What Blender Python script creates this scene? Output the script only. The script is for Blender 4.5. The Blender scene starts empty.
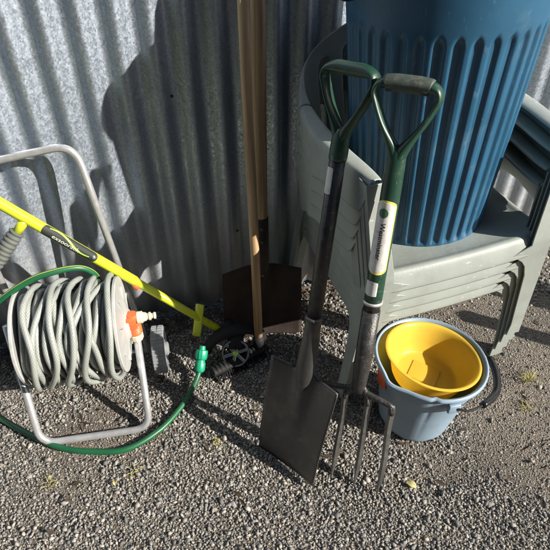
import bpy, bmesh, math, random
import numpy as np
from mathutils import Vector, Matrix, noise
from math import sin, cos, pi, radians, sqrt, atan2
random.seed(7); np.random.seed(7)
S = bpy.context.scene
COL = S.collection
V = Vector

# ------------------------------------------------------------------ materials
def mat(name, col, rough=.5, metal=0., vary=.12, vscale=30., bump=0., bscale=200., dirt=None, dirt_amt=.0, dirt_scale=12., spec=.5,
        scratch=0., coat=0.):
    m = bpy.data.materials.new(name); m.use_nodes = True
    nt = m.node_tree; N = nt.nodes; L = nt.links
    b = N['Principled BSDF']
    b.inputs['Roughness'].default_value = rough
    b.inputs['Metallic'].default_value = metal
    b.inputs['Specular IOR Level'].default_value = spec
    b.inputs['Coat Weight'].default_value = coat
    tc = N.new('ShaderNodeTexCoord')
    n1 = N.new('ShaderNodeTexNoise'); n1.inputs['Scale'].default_value = vscale; n1.inputs['Detail'].default_value = 6
    L.new(tc.outputs['Object'], n1.inputs['Vector'])
    mr = N.new('ShaderNodeMapRange'); mr.inputs['From Min'].default_value = .3; mr.inputs['From Max'].default_value = .7
    mr.inputs['To Min'].default_value = 1 - vary; mr.inputs['To Max'].default_value = 1 + vary
    L.new(n1.outputs['Fac'], mr.inputs['Value'])
    mx = N.new('ShaderNodeVectorMath'); mx.operation = 'SCALE'; mx.inputs[0].default_value = col[:3]
    L.new(mr.outputs['Result'], mx.inputs['Scale'])
    out = mx.outputs['Vector']
    if dirt:
        n2 = N.new('ShaderNodeTexNoise'); n2.inputs['Scale'].default_value = dirt_scale; n2.inputs['Detail'].default_value = 10
        n2.inputs['Roughness'].default_value = .7
        L.new(tc.outputs['Object'], n2.inputs['Vector'])
        r2 = N.new('ShaderNodeMapRange'); r2.inputs['From Min'].default_value = .62 - dirt_amt * .35; r2.inputs['From Max'].default_value = .78 - dirt_amt * .3
        r2.inputs['To Max'].default_value = min(1, dirt_amt * 2)
        L.new(n2.outputs['Fac'], r2.inputs['Value'])
        mc = N.new('ShaderNodeMix'); mc.data_type = 'RGBA'
        L.new(r2.outputs['Result'], mc.inputs['Factor']); L.new(out, mc.inputs['A']); mc.inputs['B'].default_value = (*dirt, 1)
        out = mc.outputs['Result']
    if scratch:
        mp = N.new('ShaderNodeMapping'); mp.inputs['Rotation'].default_value = (.4, .9, .3); mp.inputs['Scale'].default_value = (1, 9, 1)
        n3 = N.new('ShaderNodeTexNoise'); n3.inputs['Scale'].default_value = 45; n3.inputs['Detail'].default_value = 4
        L.new(tc.outputs['Object'], mp.inputs['Vector']); L.new(mp.outputs['Vector'], n3.inputs['Vector'])
        r3 = N.new('ShaderNodeMapRange'); r3.inputs['From Min'].default_value = .64; r3.inputs['From Max'].default_value = .70
        r3.inputs['To Max'].default_value = scratch
        L.new(n3.outputs['Fac'], r3.inputs['Value'])
        mc = N.new('ShaderNodeMix'); mc.data_type = 'RGBA'
        L.new(r3.outputs['Result'], mc.inputs['Factor']); L.new(out, mc.inputs['A'])
        mc.inputs['B'].default_value = (min(1, col[0] * 1.2 + .25), min(1, col[1] * 1.2 + .25), min(1, col[2] * 1.2 + .25), 1)
        out = mc.outputs['Result']
    L.new(out, b.inputs['Base Color'])
    rr = N.new('ShaderNodeMapRange'); rr.inputs['To Min'].default_value = max(.05, rough - .12); rr.inputs['To Max'].default_value = min(1, rough + .12)
    L.new(n1.outputs['Fac'], rr.inputs['Value']); L.new(rr.outputs['Result'], b.inputs['Roughness'])
    if bump:
        n4 = N.new('ShaderNodeTexNoise'); n4.inputs['Scale'].default_value = bscale; n4.inputs['Detail'].default_value = 5
        L.new(tc.outputs['Object'], n4.inputs['Vector'])
        bp = N.new('ShaderNodeBump'); bp.inputs['Strength'].default_value = bump; bp.inputs['Distance'].default_value = .002
        L.new(n4.outputs['Fac'], bp.inputs['Height']); L.new(bp.outputs['Normal'], b.inputs['Normal'])
    return m

M = {}
M['sage'] = mat('sage_plastic', (.275, .305, .285), .48, vary=.08, vscale=14, bump=.15, bscale=120, dirt=(.20, .21, .17), dirt_amt=.22, dirt_scale=9, scratch=.35)
M['bin'] = mat('blue_bin_plastic', (.020, .090, .168), .38, vary=.15, vscale=8, bump=.08, bscale=90, dirt=(.13, .19, .22), dirt_amt=.16, dirt_scale=7, scratch=.12)
M['alu'] = mat('aluminium_tube', (.52, .53, .545), .34, metal=.6, vary=.08, vscale=60, bump=.05, bscale=300, dirt=(.3, .29, .27), dirt_amt=.12, dirt_scale=30)
M['reelgrey'] = mat('reel_grey_plastic', (.36, .37, .36), .5, vary=.08, vscale=30, dirt=(.2, .19, .16), dirt_amt=.2, dirt_scale=25)
M['wheelgrey'] = mat('wheel_grey_plastic', (.20, .215, .23), .6, vary=.12, vscale=30, dirt=(.22, .2, .17), dirt_amt=.25, dirt_scale=25)
M['orange'] = mat('orange_plastic', (.78, .13, .04), .45, vary=.1, dirt=(.35, .25, .18), dirt_amt=.1)
M['cream'] = mat('cream_plastic', (.62, .58, .42), .45, vary=.08)
M['lime'] = mat('lime_paint', (.52, .60, .03), .3, vary=.06, vscale=20, dirt=(.35, .36, .2), dirt_amt=.07, dirt_scale=60, coat=.3)
M['black'] = mat('black_plastic', (.010, .010, .011), .68, spec=.3, vary=.2, dirt=(.05, .045, .04), dirt_amt=.05, dirt_scale=30)
M['blackgloss'] = mat('black_grip_plastic', (.012, .012, .012), .22, vary=.2)
M['grip'] = mat('ribbed_grey_rubber', (.10, .11, .10), .75, vary=.2, dirt=(.2, .19, .16), dirt_amt=.2)
M['green'] = mat('dark_green_plastic', (.013, .045, .029), .38, vary=.15, vscale=20, dirt=(.25, .30, .22), dirt_amt=.12, dirt_scale=45, scratch=.3)
M['greengrip'] = mat('worn_green_grip', (.05, .066, .055), .6, vary=.2, vscale=40, dirt=(.2, .2, .17), dirt_amt=.25, dirt_scale=50)
M['steel'] = mat('dark_blade_steel', (.085, .084, .083), .46, metal=.65, vary=.25, vscale=10, bump=.35, bscale=350, dirt=(.17, .15, .13), dirt_amt=.3, dirt_scale=22, scratch=.10)
M['shaft'] = mat('black_shaft_coating', (.035, .034, .034), .38, metal=.2, vary=.35, vscale=60, bump=.5, bscale=260, dirt=(.25, .25, .24), dirt_amt=.18, dirt_scale=70)
M['tine'] = mat('worn_tine_steel', (.22, .22, .215), .42, metal=.8, vary=.3, vscale=80, bump=.2, dirt=(.05, .05, .05), dirt_amt=.35, dirt_scale=40)
M['rust'] = mat('rusty_dark_steel', (.045, .032, .027), .75, metal=.3, vary=.35, vscale=18, bump=.5, bscale=200, dirt=(.10, .055, .035), dirt_amt=.22, dirt_scale=12)
M['blue'] = mat('pale_blue_plastic', (.23, .32, .41), .40, vary=.06, vscale=12, bump=.03, dirt=(.22, .22, .20), dirt_amt=.22, dirt_scale=16, scratch=.3)
M['yellow'] = mat('yellow_plastic', (.88, .66, .10), .34, vary=.04, vscale=12, dirt=(.50, .36, .12), dirt_amt=.16, dirt_scale=22, scratch=.2)
def translucent(m, col, f):
    nt = m.node_tree; N = nt.nodes; L = nt.links; b = N['Principled BSDF']; o = N['Material Output']
    t = N.new('ShaderNodeBsdfTranslucent'); t.inputs['Color'].default_value = (*col, 1); mx = N.new('ShaderNodeMixShader'); mx.inputs['Fac'].default_value = f
    L.new(b.outputs['BSDF'], mx.inputs[1]); L.new(t.outputs['BSDF'], mx.inputs[2]); L.new(mx.outputs['Shader'], o.inputs['Surface'])
translucent(M['yellow'], (.95, .74, .15), .50)
M['nozzle'] = mat('sea_green_plastic', (.01, .27, .15), .35, vary=.1)
M['paper'] = mat('white_sticker', (.62, .61, .58), .5, vary=.1, vscale=80, dirt=(.3, .28, .25), dirt_amt=.3, dirt_scale=60)
M['yellowink'] = mat('yellow_sticker_edge', (.75, .68, .12), .5, vary=.08)
M['ink'] = mat('dark_ink', (.018, .024, .021), .7, vary=.1)
M['greenink'] = mat('green_ink', (.04, .13, .06), .5, vary=.2)
M['lightink'] = mat('light_ink', (.55, .58, .52), .5, vary=.1)
M['limeink'] = mat('lime_ink', (.4, .6, .1), .5, vary=.1)
M['chrome'] = mat('bright_metal', (.75, .75, .73), .25, metal=.9, vary=.1)
M['fence'] = mat('blue_grey_boards', (.045, .055, .075), .85, vary=.35, vscale=12)
M['straw'] = mat('dry_grass', (.42, .38, .14), .7, vary=.3, vscale=50)
M['leaf'] = mat('dry_leaf', (.42, .38, .17), .7, vary=.25, vscale=60)
M['debris'] = mat('dark_leaf_litter', (.06, .042, .028), .85, vary=.5, vscale=40)
M['clamp'] = mat('light_clamp_ring', (.5, .5, .48), .4, metal=.5, vary=.1)

def wood():
    m = mat('wooden_handle', (.40, .26, .13), .55, vary=.05)
    nt = m.node_tree; N = nt.nodes; L = nt.links; b = N['Principled BSDF']
    tc = N.new('ShaderNodeTexCoord'); mp = N.new('ShaderNodeMapping'); mp.inputs['Scale'].default_value = (90, 90, 4)
    n = N.new('ShaderNodeTexNoise'); n.inputs['Scale'].default_value = 1.; n.inputs['Detail'].default_value = 6; n.inputs['Distortion'].default_value = .4
    L.new(tc.outputs['Object'], mp.inputs['Vector']); L.new(mp.outputs['Vector'], n.inputs['Vector'])
    cr = N.new('ShaderNodeValToRGB'); cr.color_ramp.elements[0].position = .3; cr.color_ramp.elements[0].color = (.25, .155, .08, 1)
    cr.color_ramp.elements[1].position = .68; cr.color_ramp.elements[1].color = (.54, .38, .21, 1)
    L.new(n.outputs['Fac'], cr.inputs['Fac']); L.new(cr.outputs['Color'], b.inputs['Base Color'])
    bp = N.new('ShaderNodeBump'); bp.inputs['Strength'].default_value = .25; bp.inputs['Distance'].default_value = .001
    L.new(n.outputs['Fac'], bp.inputs['Height']); L.new(bp.outputs['Normal'], b.inputs['Normal'])
    return m
M['wood'] = wood()

def galv():
    m = bpy.data.materials.new('galvanised_tin'); m.use_nodes = True
    nt = m.node_tree; N = nt.nodes; L = nt.links; b = N['Principled BSDF']
    tc = N.new('ShaderNodeTexCoord')
    def vor(sc):
        v = N.new('ShaderNodeTexVoronoi'); v.inputs['Scale'].default_value = sc; L.new(tc.outputs['Object'], v.inputs['Vector']); return v
    v1 = vor(210); v2 = vor(430)
    nz = N.new('ShaderNodeTexNoise'); nz.inputs['Scale'].default_value = 2.2; nz.inputs['Detail'].default_value = 8; nz.inputs['Roughness'].default_value = .6
    L.new(tc.outputs['Object'], nz.inputs['Vector'])
    sp = N.new('ShaderNodeSeparateColor'); L.new(v1.outputs['Color'], sp.inputs['Color'])
    sp2 = N.new('ShaderNodeSeparateColor'); L.new(v2.outputs['Color'], sp2.inputs['Color'])
    ad = N.new('ShaderNodeMath'); ad.operation = 'ADD'; L.new(sp.outputs['Red'], ad.inputs[0]); L.new(sp2.outputs['Green'], ad.inputs[1])
    mr = N.new('ShaderNodeMapRange'); mr.inputs['From Max'].default_value = 2; mr.inputs['To Min'].default_value = .37; mr.inputs['To Max'].default_value = .57
    L.new(ad.outputs[0], mr.inputs['Value'])
    mr2 = N.new('ShaderNodeMapRange'); mr2.inputs['From Min'].default_value = .3; mr2.inputs['From Max'].default_value = .7; mr2.inputs['To Min'].default_value = .82; mr2.inputs['To Max'].default_value = 1.1
    L.new(nz.outputs['Fac'], mr2.inputs['Value'])
    mm = N.new('ShaderNodeMath'); mm.operation = 'MULTIPLY'; L.new(mr.outputs[0], mm.inputs[0]); L.new(mr2.outputs[0], mm.inputs[1])
    sc = N.new('ShaderNodeVectorMath'); sc.operation = 'SCALE'; sc.inputs[0].default_value = (.85, .98, 1.15); L.new(mm.outputs[0], sc.inputs['Scale'])
    # dull chalky stain low on the sheets
    sx = N.new('ShaderNodeSeparateXYZ'); L.new(tc.outputs['Object'], sx.inputs[0])
    n5 = N.new('ShaderNodeTexNoise'); n5.inputs['Scale'].default_value = 6; n5.inputs['Detail'].default_value = 8; L.new(tc.outputs['Object'], n5.inputs['Vector'])
    a5 = N.new('ShaderNodeMath'); a5.operation = 'MULTIPLY_ADD'; a5.inputs[1].default_value = .5; L.new(n5.outputs['Fac'], a5.inputs[0]); L.new(sx.outputs['Z'], a5.inputs[2])
    r5 = N.new('ShaderNodeMapRange'); r5.inputs['From Min'].default_value = .75; r5.inputs['From Max'].default_value = .35; r5.inputs['To Max'].default_value = .55
    L.new(a5.outputs[0], r5.inputs['Value'])
    mc = N.new('ShaderNodeMix'); mc.data_type = 'RGBA'; L.new(r5.outputs[0], mc.inputs['Factor']); L.new(sc.outputs[0], mc.inputs['A']); mc.inputs['B'].default_value = (.42, .39, .34, 1)
    L.new(mc.outputs['Result'], b.inputs['Base Color'])
    rm = N.new('ShaderNodeMapRange'); rm.inputs['To Min'].default_value = .80; rm.inputs['To Max'].default_value = .15
    L.new(r5.outputs[0], rm.inputs['Value']); L.new(rm.outputs[0], b.inputs['Metallic'])
    rg = N.new('ShaderNodeMapRange'); rg.inputs['To Min'].default_value = .36; rg.inputs['To Max'].default_value = .62; L.new(sp.outputs['Blue'], rg.inputs['Value']); L.new(rg.outputs[0], b.inputs['Roughness'])
    bp = N.new('ShaderNodeBump'); bp.inputs['Strength'].default_value = .18; bp.inputs['Distance'].default_value = .001
    L.new(ad.outputs[0], bp.inputs['Height']); L.new(bp.outputs['Normal'], b.inputs['Normal'])
    return m
M['galv'] = galv()

def hose_mat(name, base, cross, stripe=None):
    m = bpy.data.materials.new(name); m.use_nodes = True
    nt = m.node_tree; N = nt.nodes; L = nt.links; b = N['Principled BSDF']; b.inputs['Roughness'].default_value = .42
    uv = N.new('ShaderNodeUVMap'); sx = N.new('ShaderNodeSeparateXYZ'); L.new(uv.outputs['UV'], sx.inputs[0])
    def dia(sg):
        # helical threads: sin(2pi*(8u + sg*v/0.011))
        a = N.new('ShaderNodeMath'); a.operation = 'MULTIPLY'; a.inputs[1].default_value = 2 * pi * 8; L.new(sx.outputs['X'], a.inputs[0])
        c = N.new('ShaderNodeMath'); c.operation = 'MULTIPLY_ADD'; c.inputs[1].default_value = sg * 2 * pi / .0085; L.new(sx.outputs['Y'], c.inputs[0]); L.new(a.outputs[0], c.inputs[2])
        d = N.new('ShaderNodeMath'); d.operation = 'SINE'; L.new(c.outputs[0], d.inputs[0]); return d
    mxx = N.new('ShaderNodeMath'); mxx.operation = 'MAXIMUM'; L.new(dia(1).outputs[0], mxx.inputs[0]); L.new(dia(-1).outputs[0], mxx.inputs[1])
    r = N.new('ShaderNodeMapRange'); r.inputs['From Min'].default_value = .45; r.inputs['From Max'].default_value = .95; L.new(mxx.outputs[0], r.inputs['Value'])
    mc = N.new('ShaderNodeMix'); mc.data_type = 'RGBA'; mc.inputs['A'].default_value = (*base, 1); mc.inputs['B'].default_value = (*cross, 1); L.new(r.outputs[0], mc.inputs['Factor'])
    tc = N.new('ShaderNodeTexCoord'); nn = N.new('ShaderNodeTexNoise'); nn.inputs['Scale'].default_value = 14; nn.inputs['Detail'].default_value = 6; L.new(tc.outputs['Object'], nn.inputs['Vector'])
    r2 = N.new('ShaderNodeMapRange'); r2.inputs['From Min'].default_value = .35; r2.inputs['From Max'].default_value = .7; r2.inputs['To Min'].default_value = .78; r2.inputs['To Max'].default_value = 1.08; L.new(nn.outputs['Fac'], r2.inputs['Value'])
    sc = N.new('ShaderNodeVectorMath'); sc.operation = 'SCALE'; L.new(mc.outputs['Result'], sc.inputs[0]); L.new(r2.outputs[0], sc.inputs['Scale'])
    out = sc.outputs[0]
    if stripe:
        g = N.new('ShaderNodeMath'); g.operation = 'COMPARE'; g.inputs[1].default_value = stripe[1]; g.inputs[2].default_value = .014; L.new(sx.outputs['X'], g.inputs[0])
        m2 = N.new('ShaderNodeMix'); m2.data_type = 'RGBA'; L.new(g.outputs[0], m2.inputs['Factor']); L.new(out, m2.inputs['A']); m2.inputs['B'].default_value = (*stripe[0], 1); out = m2.outputs['Result']
    L.new(out, b.inputs['Base Color'])
    return m
M['hose'] = hose_mat('grey_braided_hose', (.36, .38, .355), (.21, .23, .215))
M['ghose'] = hose_mat('green_hose', (.011, .105, .042), (.009, .085, .034), ((.6, .55, .05), .33))

# ------------------------------------------------------------------ mesh helpers
def bm_():
    return bmesh.new()
def finish(name, bm, m, parent=None, smooth=True, mods=None, recalc=True, autos=None):
    if recalc: bmesh.ops.recalc_face_normals(bm, faces=bm.faces)
    me = bpy.data.meshes.new(name); bm.to_mesh(me); bm.free()
    me.materials.append(m)
    if smooth:
        me.polygons.foreach_set('use_smooth', [True] * len(me.polygons))
        if autos is not None: me.set_sharp_from_angle(angle=radians(autos))
    o = bpy.data.objects.new(name, me); COL.objects.link(o)
    if parent: o.parent = parent
    if mods: mods(o)
    return o
def tag(o, label, cat, group=None):
    o['label'] = label; o['category'] = cat
    if group: o['group'] = group
    return o
def empty(name, loc=(0, 0, 0), mtx=None):
    o = bpy.data.objects.new(name, None); COL.objects.link(o); o.empty_display_size = .05
    if mtx is not None: o.matrix_world = mtx
    else: o.location = loc
    return o

def catmull(pts, n=8, closed=False):
    P = [V(p) for p in pts]; out = []
    m = len(P)
    rng = range(m) if closed else range(m - 1)
    for i in rng:
        if closed: a, b, c, d = P[i - 1], P[i], P[(i + 1) % m], P[(i + 2) % m]
        else: a, b, c, d = P[max(i - 1, 0)], P[i], P[i + 1], P[min(i + 2, m - 1)]
        for k in range(n):
            t = k / n
            out.append(.5 * ((2 * b) + (c - a) * t + (2 * a - 5 * b + 4 * c - d) * t * t + (3 * b - a - 3 * c + d) * t ** 3))
    if not closed: out.append(P[-1])
    return out
def fillet(pts, r, n=7):
    P = [V(p) for p in pts]; out = [P[0]]
    for i in range(1, len(P) - 1):
        a = (P[i - 1] - P[i]); b = (P[i + 1] - P[i]); rr = min(r, a.length * .45, b.length * .45)
        p0 = P[i] + a.normalized() * rr; p2 = P[i] + b.normalized() * rr
        for k in range(n + 1):
            t = k / n; out.append((1 - t) ** 2 * p0 + 2 * t * (1 - t) * P[i] + t * t * p2)
    out.append(P[-1]); return out
def tube(bm, pts, r, seg=16, closed=False, cap=True, rb=None, ref=None, uv=False):
    """sweep; r/rb may be functions of t or lists; ref gives the direction of radius rb"""
    P = [V(p) for p in pts]; n = len(P); rings = []
    fr = None; length = 0
    uvl = bm.loops.layers.uv.verify() if uv else None
    ds = [0]
    for i in range(1, n): ds.append(ds[-1] + (P[i] - P[i - 1]).length)
    for i in range(n):
        if closed: T = (P[(i + 1) % n] - P[i - 1]).normalized()
        else: T = (P[min(i + 1, n - 1)] - P[max(i - 1, 0)]).normalized()
        if ref is not None:
            B = V(ref); B = (B - T * B.dot(T)).normalized()
        else:
            if fr is None:
                B = T.orthogonal().normalized()
            else:
                B = fr - T * fr.dot(T); B.normalize()
            fr = B
        Nn = T.cross(B)
        t = ds[i] / ds[-1]
        ra = r(t) if callable(r) else (r[i] if isinstance(r, (list, tuple)) else r)
        rc = ra if rb is None else (rb(t) if callable(rb) else rb)
        ring = []
        for k in range(seg):
            a = 2 * pi * k / seg
            ring.append(bm.verts.new(P[i] + Nn * cos(a) * ra + B * sin(a) * rc))
        rings.append(ring)
    m = n if closed else n - 1
    for i in range(m):
        A = rings[i]; Bq = rings[(i + 1) % n]
        for k in range(seg):
            f = bm.faces.new((A[k], A[(k + 1) % seg], Bq[(k + 1) % seg], Bq[k]))
            if uv:
                v0 = ds[i]; v1 = ds[i + 1] if i + 1 < n else ds[-1]
                for lp, c in zip(f.loops, ((k / seg, v0), ((k + 1) / seg, v0), ((k + 1) / seg, v1), (k / seg, v1))): lp[uvl].uv = c
    if cap and not closed:
        bm.faces.new(rings[0][::-1]); bm.faces.new(rings[-1])
    return rings
def lathe(bm, prof, seg=48, mtx=None, rf=None):
    """prof: [(r, z)], open profile; rf(r,z,ang)->r"""
    mtx = mtx or Matrix()
    rings = []
    for (r, z) in prof:
        if r < 1e-6: rings.append([bm.verts.new(mtx @ V((0, 0, z)))]); continue
        rings.append([bm.verts.new(mtx @ V(((rf(r, z, 2 * pi * k / seg) if rf else r) * cos(2 * pi * k / seg), (rf(r, z, 2 * pi * k / seg) if rf else r) * sin(2 * pi * k / seg), z))) for k in range(seg)])
    for A, B in zip(rings, rings[1:]):
        for k in range(seg):
            k2 = (k + 1) % seg
            if len(A) == 1 and len(B) == 1: continue
            if len(A) == 1: bm.faces.new((A[0], B[k2], B[k]))
            elif len(B) == 1: bm.faces.new((A[k], A[k2], B[0]))
            else: bm.faces.new((A[k], A[k2], B[k2], B[k]))
def box(bm, c, s, mtx=None, bev=0):
    r = bmesh.ops.create_cube(bm, size=1)
    vs = r['verts']
    for v in vs:
        v.co = V((v.co.x * s[0] + c[0], v.co.y * s[1] + c[1], v.co.z * s[2] + c[2]))
    if bev:
        es = list({e for v in vs for e in v.link_edges})
        q = bmesh.ops.bevel(bm, geom=es, offset=bev, segments=2, affect='EDGES', profile=.6)
        vs = list({v for f in q['faces'] for v in f.verts} | {v for v in vs if v.is_valid})
    if mtx is not None:
        for v in vs: v.co = mtx @ v.co
def prism(bm, outline, y0, y1, mtx=None):
    """outline in XZ, extruded along Y"""
    a = [bm.verts.new(V((x, y0, z))) for x, z in outline]; b = [bm.verts.new(V((x, y1, z))) for x, z in outline]
    n = len(a)
    bm.faces.new(a); bm.faces.new(b[::-1])
    for i in range(n): bm.faces.new((a[i], b[i], b[(i + 1) % n], a[(i + 1) % n]))
    if mtx is not None:
        for v in a + b: v.co = mtx @ v.co
def solid(t, off=0.):
    def f(o):
        m = o.modifiers.new('thick', 'SOLIDIFY'); m.thickness = t; m.offset = off
    return f
def subs(n=1):
    def f(o):
        m = o.modifiers.new('sub', 'SUBSURF'); m.levels = n; m.render_levels = n
    return f
def bevel(w, seg=2):
    def f(o):
        m = o.modifiers.new('bev', 'BEVEL'); m.width = w; m.segments = seg; m.limit_method = 'ANGLE'; m.angle_limit = radians(40)
    return f
def chain(*fs):
    def f(o):
        for g in fs: g(o)
    return f
def text_on(parent, name, s, size, m, fn, bold=0.0):
    """flat text turned into a mesh and laid on a surface by fn(x, y) -> point in the parent's space"""
    cu = bpy.data.curves.new('lettering', 'FONT'); cu.body = s; cu.size = size; cu.align_x = 'CENTER'; cu.align_y = 'CENTER'; cu.offset = bold
    to = bpy.data.objects.new('tmp', cu); COL.objects.link(to)
    bpy.context.view_layer.update()
    me = bpy.data.meshes.new_from_object(to.evaluated_get(bpy.context.evaluated_depsgraph_get()))
    bpy.data.objects.remove(to); bpy.data.curves.remove(cu)
    bm = bm_(); bm.from_mesh(me); bpy.data.meshes.remove(me)
    bmesh.ops.triangulate(bm, faces=bm.faces)
    for _ in range(2):
        es = [e for e in bm.edges if e.calc_length() > size * .25]
        if es: bmesh.ops.subdivide_edges(bm, edges=es, cuts=1); bmesh.ops.triangulate(bm, faces=bm.faces)
    for v in bm.verts: v.co = fn(v.co.x, v.co.y)
    return finish(name, bm, m, parent, smooth=False, recalc=False)
def axis_matrix(foot, top, xdir):
    """origin at foot, +Z to the top, +X close to xdir, +Y back"""
    z = (V(top) - V(foot)).normalized(); x = V(xdir); x = (x - z * x.dot(z)).normalized(); y = z.cross(x)
    m = Matrix((x, y, z)).transposed().to_4x4(); m.translation = V(foot); return m

# ------------------------------------------------------------------ wall frame
PH = radians(17); CW = 1.357
SD = V((cos(PH), sin(PH), 0)); ND = V((-sin(PH), cos(PH), 0))       # along the wall, into the wall
def WL(s, c, z=0): return SD * s + ND * c + V((0, 0, z))

# ground height: a low rise under the chair stack
def sm(a, b, x): t = min(1, max(0, (x - a) / (b - a))); return t * t * (3 - 2 * t)
def gh(x, y):
    s = x * cos(PH) + y * sin(PH); c = -x * sin(PH) + y * cos(PH)
    return .022 * sm(.62, .98, s) * sm(.66, .84, c) + .004 * noise.noise(V((x * 5, y * 5, 3)))

# ------------------------------------------------------------------ ground
def build_ground():
    bm = bm_()
    N = 90
    xs = [-60, -20, -8, -4, -2.6] + list(np.linspace(-1.7, 2.3, N)) + [3.4, 5, 9, 20, 60]
    ys = [-60, -20, -8, -3, -1] + list(np.linspace(-.2, 2.6, N)) + [3.6, 5, 9, 20, 60]
    g = [[bm.verts.new((x, y, gh(x, y) if -3 < x < 3 and -1 < y < 3 else 0)) for x in xs] for y in ys]
    for j in range(len(ys) - 1):
        for i in range(len(xs) - 1): bm.faces.new((g[j][i], g[j][i + 1], g[j + 1][i + 1], g[j + 1][i]))
    m = bpy.data.materials.new('gritty_soil'); m.use_nodes = True
    nt = m.node_tree; Nn = nt.nodes; L = nt.links; b = Nn['Principled BSDF']; b.inputs['Roughness'].default_value = .92
    tc = Nn.new('ShaderNodeTexCoord')
    n1 = Nn.new('ShaderNodeTexNoise'); n1.inputs['Scale'].default_value = 260; n1.inputs['Detail'].default_value = 8; L.new(tc.outputs['Object'], n1.inputs['Vector'])
    n2 = Nn.new('ShaderNodeTexNoise'); n2.inputs['Scale'].default_value = 5; n2.inputs['Detail'].default_value = 8; L.new(tc.outputs['Object'], n2.inputs['Vector'])
    c1 = Nn.new('ShaderNodeValToRGB'); c1.color_ramp.elements[0].position = .32; c1.color_ramp.elements[0].color = (.055, .045, .035, 1)
    c1.color_ramp.elements[1].position = .7; c1.color_ramp.elements[1].color = (.27, .235, .19, 1); L.new(n1.outputs['Fac'], c1.inputs['Fac'])
    r = Nn.new('ShaderNodeMapRange'); r.inputs['From Min'].default_value = .3; r.inputs['From Max'].default_value = .7; r.inputs['To Min'].default_value = .7; r.inputs['To Max'].default_value = 1.15; L.new(n2.outputs['Fac'], r.inputs['Value'])
    s = Nn.new('ShaderNodeVectorMath'); s.operation = 'SCALE'; L.new(c1.outputs['Color'], s.inputs[0]); L.new(r.outputs[0], s.inputs['Scale']); L.new(s.outputs[0], b.inputs['Base Color'])
    v = Nn.new('ShaderNodeTexVoronoi'); v.inputs['Scale'].default_value = 240; L.new(tc.outputs['Object'], v.inputs['Vector'])
    ad = Nn.new('ShaderNodeMath'); ad.operation = 'SUBTRACT'; L.new(n1.outputs['Fac'], ad.inputs[0]); L.new(v.outputs['Distance'], ad.inputs[1])
    bp = Nn.new('ShaderNodeBump'); bp.inputs['Strength'].default_value = .9; bp.inputs['Distance'].default_value = .004; L.new(ad.outputs[0], bp.inputs['Height']); L.new(bp.outputs['Normal'], b.inputs['Normal'])
    o = finish('ground', bm, m); o['kind'] = 'structure'
build_ground()

def stone_mat():
    m = bpy.data.materials.new('gravel_chips'); m.use_nodes = True
    nt = m.node_tree; N = nt.nodes; L = nt.links; b = N['Principled BSDF']; b.inputs['Roughness'].default_value = .78
    g = N.new('ShaderNodeNewGeometry')
    cr = N.new('ShaderNodeValToRGB'); e = cr.color_ramp.elements
    e[0].position = 0; e[0].color = (.10, .10, .098, 1); e[1].position = 1; e[1].color = (.42, .40, .37, 1)
    for p, c in ((.25, (.165, .162, .156)), (.5, (.225, .22, .21)), (.72, (.265, .248, .22)), (.86, (.32, .31, .29)), (.95, (.33, .29, .24))):
        x = e.new(p); x.color = (*c, 1)
    L.new(g.outputs['Random Per Island'], cr.inputs['Fac'])
    tc = N.new('ShaderNodeTexCoord'); n = N.new('ShaderNodeTexNoise'); n.inputs['Scale'].default_value = 500; n.inputs['Detail'].default_value = 4; L.new(tc.outputs['Object'], n.inputs['Vector'])
    r = N.new('ShaderNodeMapRange'); r.inputs['From Min'].default_value = .3; r.inputs['From Max'].default_value = .7; r.inputs['To Min'].default_value = .75; r.inputs['To Max'].default_value = 1.2; L.new(n.outputs['Fac'], r.inputs['Value'])
    s = N.new('ShaderNodeVectorMath'); s.operation = 'SCALE'; L.new(cr.outputs['Color'], s.inputs[0]); L.new(r.outputs[0], s.inputs['Scale']); L.new(s.outputs[0], b.inputs['Base Color'])
    bp = N.new('ShaderNodeBump'); bp.inputs['Strength'].default_value = .4; bp.inputs['Distance'].default_value = .001; L.new(n.outputs['Fac'], bp.inputs['Height']); L.new(bp.outputs['Normal'], b.inputs['Normal'])
    return m
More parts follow.
